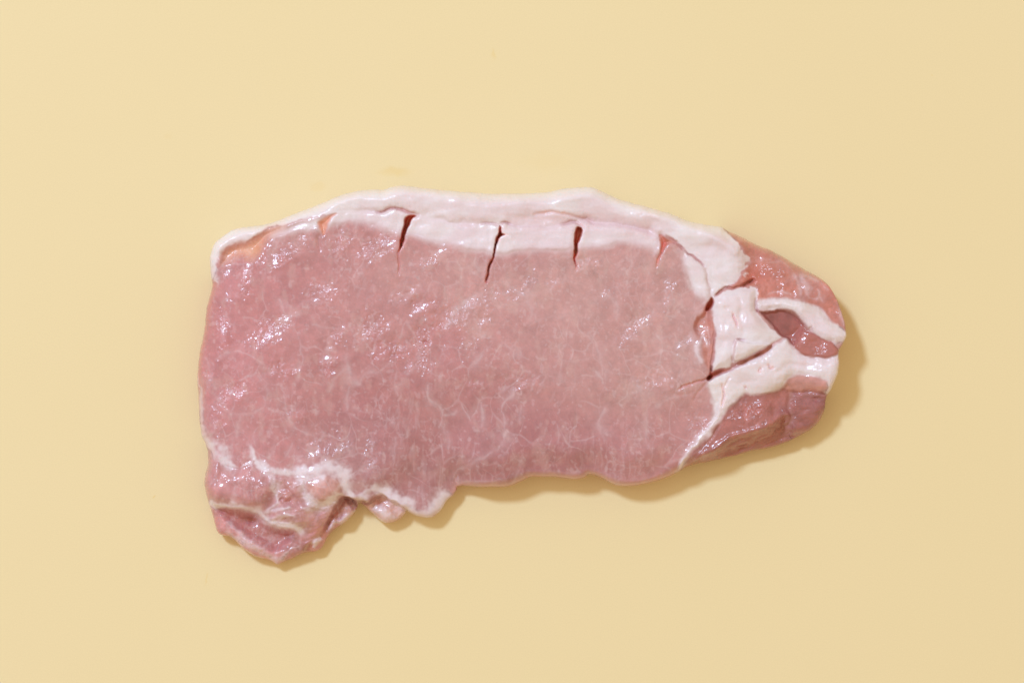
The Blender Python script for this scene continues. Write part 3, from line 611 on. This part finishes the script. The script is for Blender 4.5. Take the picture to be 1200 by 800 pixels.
SUB = {'fat_ledge': 'fat_flap', 'muscle_strip': 'tail_fat'}


# distance to the nearest border between two parts: light scatters inside a part, so it is faded out at the borders
dm = np.full(Z.shape, 99.0)
dm[:-1][lab[:-1] != lab[1:]] = 0
dm[:, :-1][lab[:, :-1] != lab[:, 1:]] = 0
for _ in range(16):
    for ax in (0, 1):
        for sft in (1, -1):
            dm = np.minimum(dm, np.roll(dm, sft, ax) + 1)
inner = smooth(dm * STEP, 1.5, 10)

# ------------------------------------------------------------------ mesh: one closed body surface, handed out to the parts
gy_, gx_ = np.gradient(out_sd, STEP)
sb = out_sd.copy()
for _ in range(40):
    for ax in (0, 1):
        sb = .5 * sb + .25 * (np.roll(sb, 2, ax) + np.roll(sb, -2, ax))
by_, bx_ = np.gradient(sb, STEP)
bl = np.hypot(bx_, by_) + 1e-9
bx_, by_ = bx_ / bl, by_ / bl
gl = np.hypot(gx_, gy_) + 1e-9
gx_, gy_ = gx_ / gl, gy_ / gl
okq = INSIDE[:-1, :-1] & INSIDE[1:, :-1] & INSIDE[:-1, 1:] & INSIDE[1:, 1:]
J, I = np.nonzero(okq)
idx = lambda j, i: j * NX + i
quads = np.stack([idx(J, I), idx(J + 1, I), idx(J + 1, I + 1), idx(J, I + 1)], 1)   # image y is down: this order faces up
qlab = lab[J, I]
e = np.concatenate([quads[:, [0, 1]], quads[:, [1, 2]], quads[:, [2, 3]], quads[:, [3, 0]]])
eq = np.tile(np.arange(len(quads)), 4)
key = e.min(1) * (NX * NY) + e.max(1)
_, inv, cnt = np.unique(key, return_inverse=True, return_counts=True)
outer_e = cnt[inv] == 1
oe, oq = e[outer_e], eq[outer_e]
bv = np.unique(oe)
PXx, PXy, PZ = GX.ravel().copy(), GY.ravel().copy(), Z.ravel().copy()
sdr, nxr, nyr = out_sd.ravel(), gx_.ravel(), gy_.ravel()
mv = np.clip(sdr[bv], 0, 1.4)
PXx[bv] -= nxr[bv] * mv
PXy[bv] -= nyr[bv] * mv
PZ[bv] = Zw_eff.ravel()[bv]
# skirt below the widest line, tucked in towards the mat
NR = 6
und = 5 + 2.0 * fbm(GX, GY, 22, 601, 2).ravel()[bv] + 0.05 * PZ[bv]
base = NX * NY
ringmap = {}
RX, RY, RZ = [], [], []
pos = np.full(NX * NY, -1)
pos[bv] = np.arange(len(bv))
sn = fbm(GX, GY, 6, 611, 2).ravel()[bv]
for r in range(1, NR + 1):
    t = r / NR
    ins = und * (t ** 2.0) + .8 * sn * math.sin(math.pi * t)
    RX.append(PXx[bv] + bx_.ravel()[bv] * ins)
    RY.append(PXy[bv] + by_.ravel()[bv] * ins)
    RZ.append(PZ[bv] * (1 - t) + 0.2)
VX = np.concatenate([PXx] + RX)
VY = np.concatenate([PXy] + RY)
VZ = np.concatenate([PZ] + RZ)
VC = np.concatenate([col.reshape(-1, 3)] + [col.reshape(-1, 3)[bv]] * NR)
VI = np.concatenate([inner.ravel()] + [inner.ravel()[bv]] * NR)
VP = np.concatenate([pw.ravel()] + [pw.ravel()[bv] * .3] * NR)


def ring(v, r):
    return v if r == 0 else base + (r - 1) * len(bv) + pos[v]


sk, skl = [], []
for r in range(NR):
    a, b = oe[:, 0], oe[:, 1]
    sk.append(np.stack([ring(b, r), ring(a, r), ring(a, r + 1), ring(b, r + 1)], 1))
    skl.append(qlab[oq])
faces = np.concatenate([quads] + sk)
flab = np.concatenate([qlab] + skl)
V = np.stack([(VX - CX) * PX, -(VY - CY) * PX, VZ * 0.25 * MM], 1)
fn = np.cross(V[faces[:, 2]] - V[faces[:, 0]], V[faces[:, 3]] - V[faces[:, 1]])
VN = np.stack([np.bincount(faces.ravel(), np.repeat(fn[:, k], 4), len(V)) for k in range(3)], 1)
VN /= np.linalg.norm(VN, axis=1)[:, None] + 1e-20


# ------------------------------------------------------------------ materials
def mat(name):
    m = bpy.data.materials.new(name)
    m.use_nodes = True
    nt = m.node_tree
    return m, nt, nt.nodes['Principled BSDF']


def N(nt, t, **kw):
    n = nt.nodes.new(t)
    for k, v in kw.items():
        if k in n.inputs:
            n.inputs[k].default_value = v
        else:
            setattr(n, k, v)
    return n


def tissue(name, rough, sss, sscale, coat, bump, grain, film, crough=.14):
    m, nt, b = mat(name)
    L = nt.links.new
    at = N(nt, 'ShaderNodeAttribute', attribute_name='tissue')
    tc = N(nt, 'ShaderNodeTexCoord')
    n1 = N(nt, 'ShaderNodeTexNoise', Scale=1500.0, Detail=3.0)
    L(tc.outputs['Object'], n1.inputs['Vector'])
    mr = N(nt, 'ShaderNodeMapRange')
    mr.inputs[1].default_value, mr.inputs[2].default_value = .25, .75
    mr.inputs[3].default_value, mr.inputs[4].default_value = 1 - grain, 1 + grain
    L(n1.outputs[0], mr.inputs[0])
    mx = N(nt, 'ShaderNodeVectorMath', operation='MULTIPLY')
    L(at.outputs['Color'], mx.inputs[0])
    L(mr.outputs[0], mx.inputs[1])
    L(mx.outputs[0], b.inputs['Base Color'])
    n2 = N(nt, 'ShaderNodeTexNoise', Scale=140.0, Detail=4.0)
    L(tc.outputs['Object'], n2.inputs['Vector'])
    r2 = N(nt, 'ShaderNodeMapRange')
    r2.inputs[1].default_value, r2.inputs[2].default_value = .3, .7
    r2.inputs[3].default_value, r2.inputs[4].default_value = rough - .1, rough + .1
    L(n2.outputs[0], r2.inputs[0])
    L(r2.outputs[0], b.inputs['Roughness'])
    b.inputs['IOR'].default_value = 1.40
    b.inputs['Specular IOR Level'].default_value = .22
    b.subsurface_method = 'BURLEY'
    b.inputs['Subsurface Radius'].default_value = (1.0, 0.38, 0.28)
    b.inputs['Subsurface Scale'].default_value = sscale * MM
    b.inputs['Coat Weight'].default_value = coat
    b.inputs['Coat Roughness'].default_value = crough
    b.inputs['Coat IOR'].default_value = 1.48
    b.inputs['Subsurface Weight'].default_value = sss
    a2 = N(nt, 'ShaderNodeAttribute', attribute_name='inner')
    ms = N(nt, 'ShaderNodeMath', operation='MULTIPLY')
    ms.inputs[1].default_value = sss
    L(a2.outputs['Fac'], ms.inputs[0])
    L(ms.outputs[0], b.inputs['Subsurface Weight'])
    bp = N(nt, 'ShaderNodeBump', Strength=bump, Distance=0.00006)
    n3 = N(nt, 'ShaderNodeTexNoise', Scale=1300.0, Detail=2.0)
    L(tc.outputs['Object'], n3.inputs['Vector'])
    L(n3.outputs[0], bp.inputs['Height'])
    L(bp.outputs[0], b.inputs['Normal'])
    # the film of meat juice: small blisters where the cut face is grainy
    n4 = N(nt, 'ShaderNodeTexNoise', Scale=780.0, Detail=1.8, Roughness=.55, Distortion=0.8)
    L(tc.outputs['Object'], n4.inputs['Vector'])
    cb = N(nt, 'ShaderNodeBump', Strength=.5, Distance=0.00056)
    ps = N(nt, 'ShaderNodeMath', operation='MULTIPLY_ADD', use_clamp=True)
    L(at.outputs['Alpha'], ps.inputs[0])
    ps.inputs[1].default_value, ps.inputs[2].default_value = 1.0, film
    L(ps.outputs[0], cb.inputs['Strength'])
    L(n4.outputs[0], cb.inputs['Height'])
    L(cb.outputs[0], b.inputs['Coat Normal'])
    return m


M_LEAN = tissue('raw_lean', .45, .55, 1.8, 1.0, .45, .04, .02)
M_FAT = tissue('raw_fat', .48, .60, 2.2, .75, .30, .025, .05, .24)

C = S.collection
root = bpy.data.objects.new('pork_steak', None)
root.empty_display_size = 0.05
C.objects.link(root)
root['label'] = 'raw pink pork loin steak with scored white fat rim lying on the pale yellow surface'
root['category'] = 'meat'

FATTY = ('fat_rim', 'fat_layer', 'fat_seam', 'tail_fat', 'fat_band', 'fat_flap', 'fat_ledge')
PLABEL = {'dark_muscle': 'dark red muscle sunk between two white fat bands', 'tail_muscle': 'reddish muscle with white net marbling at the narrow end', 'folded_muscle': 'folded muscle around a dark red pit',
          'muscle_lobe': 'orange pink lobe ringed by white fat', 'flank_muscle': 'darker muscle with a striated side'}
made = {}
sel_order = [k for k in range(len(NAMES)) if NAMES[k] not in SUB] + [k for k in range(len(NAMES)) if NAMES[k] in SUB]
for k in sel_order:
    fs = faces[flab == k]
    if len(fs) == 0:
        print('empty part', NAMES[k])
        continue
    used, invf = np.unique(fs, return_inverse=True)
    f = invf.reshape(-1, 4)
    nv = len(used)
    v, nr, c = V[used], VN[used], VC[used]
    # side walls where this part meets a neighbour, so that each part is a body and not a skin
    ee = np.concatenate([f[:, [0, 1]], f[:, [1, 2]], f[:, [2, 3]], f[:, [3, 0]]])
    kk = ee.min(1).astype(np.int64) * nv + ee.max(1)
    _, iv, ct = np.unique(kk, return_inverse=True, return_counts=True)
    be = ee[ct[iv] == 1]
    low = (v[be[:, 0], 2] < 0.0006) & (v[be[:, 1], 2] < 0.0006)
    be = be[~low & (used[be[:, 0]] < base) & (used[be[:, 1]] < base)]
    bvv = np.unique(be)
    mp = np.full(nv, -1)
    mp[bvv] = np.arange(len(bvv))
    top = v[bvv].copy()
    top[:, 2] -= 0.00002
    bot = v[bvv].copy()
    bot[:, 2] = top[:, 2] * (1 - smooth(sdr[np.minimum(used[bvv], base - 1)], 8, 14)) + 0.0001
    wn = np.zeros((nv, 3))
    if len(be):
        dx = v[be[:, 1]] - v[be[:, 0]]
        nn = np.stack([dx[:, 1], -dx[:, 0], 0 * dx[:, 0]], 1)
        for q_ in range(3):
            wn[:, q_] = np.bincount(be.ravel(), np.repeat(nn[:, q_], 2), nv)
        wn /= np.linalg.norm(wn, axis=1)[:, None] + 1e-20
        a, b = mp[be[:, 0]] + nv, mp[be[:, 1]] + nv
        wf = np.stack([b, a, a + len(bvv), b + len(bvv)], 1)
        f = np.concatenate([f, wf])
        v = np.concatenate([v, top, bot])
        wnn = wn[bvv]
        wnn[np.linalg.norm(wnn, axis=1) < .5] = (1, 0, 0)
        nr = np.concatenate([nr, wnn, wnn])
        c = np.concatenate([c, c[bvv], c[bvv]])
    me = bpy.data.meshes.new(NAMES[k])
    me.vertices.add(len(v))
    me.vertices.foreach_set('co', v.astype(np.float32).ravel())
    me.loops.add(len(f) * 4)
    me.loops.foreach_set('vertex_index', f.astype(np.int32).ravel())
    me.polygons.add(len(f))
    me.polygons.foreach_set('loop_start', (np.arange(len(f)) * 4).astype(np.int32))
    me.polygons.foreach_set('loop_total', np.full(len(f), 4, np.int32))
    me.polygons.foreach_set('use_smooth', np.ones(len(f), bool))
    me.update(calc_edges=True)
    fa = me.attributes.new('inner', 'FLOAT', 'POINT')
    fa.data.foreach_set('value', (VI[used] if len(c) == len(used) else np.concatenate([VI[used], 0 * VI[used][bvv], 0 * VI[used][bvv]])).astype(np.float32))
    ca = me.color_attributes.new('tissue', 'FLOAT_COLOR', 'POINT')
    ca.data.foreach_set('color', np.concatenate([c, VP[used][:, None] if len(c) == len(used) else np.concatenate([VP[used], VP[used][bvv], VP[used][bvv]])[:, None]], 1).astype(np.float32).ravel())
    me.normals_split_custom_set_from_vertices(nr.astype(np.float32))
    me.materials.append(M_FAT if NAMES[k] in FATTY else M_LEAN)
    o = bpy.data.objects.new(NAMES[k], me)
    C.objects.link(o)
    o.parent = made[SUB[NAMES[k]]] if NAMES[k] in SUB else root
    if NAMES[k] in PLABEL:
        o['label'] = PLABEL[NAMES[k]]
    made.setdefault(NAMES[k], o)

# ------------------------------------------------------------------ the surface it rests on
m, nt, b = mat('pale_yellow_mat')
L = nt.links.new
tc = N(nt, 'ShaderNodeTexCoord')
big = N(nt, 'ShaderNodeTexNoise', Scale=14.0, Detail=6.0)
fine = N(nt, 'ShaderNodeTexNoise', Scale=2600.0, Detail=3.0)
L(tc.outputs['Object'], big.inputs['Vector'])
L(tc.outputs['Object'], fine.inputs['Vector'])
cr = N(nt, 'ShaderNodeMix', data_type='RGBA')
cr.inputs[6].default_value = (0.830, 0.680, 0.390, 1)
cr.inputs[7].default_value = (0.845, 0.696, 0.412, 1)
L(big.outputs[0], cr.inputs[0])
mr = N(nt, 'ShaderNodeMapRange')
mr.inputs[1].default_value, mr.inputs[2].default_value, mr.inputs[3].default_value, mr.inputs[4].default_value = .25, .75, .972, 1.028
L(fine.outputs[0], mr.inputs[0])
vm = N(nt, 'ShaderNodeVectorMath', operation='MULTIPLY')
L(cr.outputs[2], vm.inputs[0])
L(mr.outputs[0], vm.inputs[1])
cur = vm.outputs[0]
# faint stains and, beside the rim, painted yellow bounce light: (x, y, half width, half height, strength)
for sx, sy, sw, sh, st in [(462, 201, 24, 8, .36), (372, 219, 12, 5, .16), (578, 64, 2, 9, .35), (241, 677, 1.6, 10, .4), (179, 581, 1.6, 2, .6), (1092, 88, 1.4, 1.4, .4), (197, 160, 7, 4, .10), (640, 190, 40, 14, .08)]:
    mpn = N(nt, 'ShaderNodeMapping')
    mpn.vector_type = 'TEXTURE'
    mpn.inputs['Location'].default_value = ((sx - CX) * .00025, -(sy - CY) * .00025, 0)
    mpn.inputs['Scale'].default_value = (sw * .00025, sh * .00025, 1)
    wob = N(nt, 'ShaderNodeTexNoise', Scale=260.0, Detail=3.0)
    L(tc.outputs['Object'], wob.inputs['Vector'])
    ad = N(nt, 'ShaderNodeVectorMath', operation='MULTIPLY_ADD')
    L(wob.outputs['Color'], ad.inputs[0])
    ad.inputs[1].default_value = (.004, .004, 0)
    L(tc.outputs['Object'], ad.inputs[2])
    sub = N(nt, 'ShaderNodeVectorMath', operation='SUBTRACT')
    L(ad.outputs[0], sub.inputs[0])
    sub.inputs[1].default_value = (.002, .002, 0)
    L(sub.outputs[0], mpn.inputs['Vector'])
    ln = N(nt, 'ShaderNodeVectorMath', operation='LENGTH')
    L(mpn.outputs[0], ln.inputs[0])
    fm = N(nt, 'ShaderNodeMapRange', interpolation_type='SMOOTHSTEP')
    fm.inputs[1].default_value, fm.inputs[2].default_value, fm.inputs[3].default_value, fm.inputs[4].default_value = 0.2, 1.1, st, 0
    L(ln.outputs['Value'], fm.inputs[0])
    mm = N(nt, 'ShaderNodeMix', data_type='RGBA')
    L(fm.outputs[0], mm.inputs[0])
    L(cur, mm.inputs[6])
    mm.inputs[7].default_value = (.80, .58, .20, 1)
    cur = mm.outputs[2]
L(cur, b.inputs['Base Color'])
b.inputs['Roughness'].default_value = .55
b.inputs['Specular IOR Level'].default_value = .35
bp = N(nt, 'ShaderNodeBump', Strength=.12, Distance=.0001)
L(fine.outputs[0], bp.inputs['Height'])
L(bp.outputs[0], b.inputs['Normal'])
me = bpy.data.meshes.new('table_surface')
h = 0.6
me.from_pydata([(-h, -h, 0), (h, -h, 0), (h, h, 0), (-h, h, 0), (-h, -h, -.012), (h, -h, -.012), (h, h, -.012), (-h, h, -.012)], [],
               [(0, 1, 2, 3), (7, 6, 5, 4), (0, 4, 5, 1), (1, 5, 6, 2), (2, 6, 7, 3), (3, 7, 4, 0)])
me.materials.append(m)
o = bpy.data.objects.new('table_surface', me)
o['kind'] = 'structure'
C.objects.link(o)
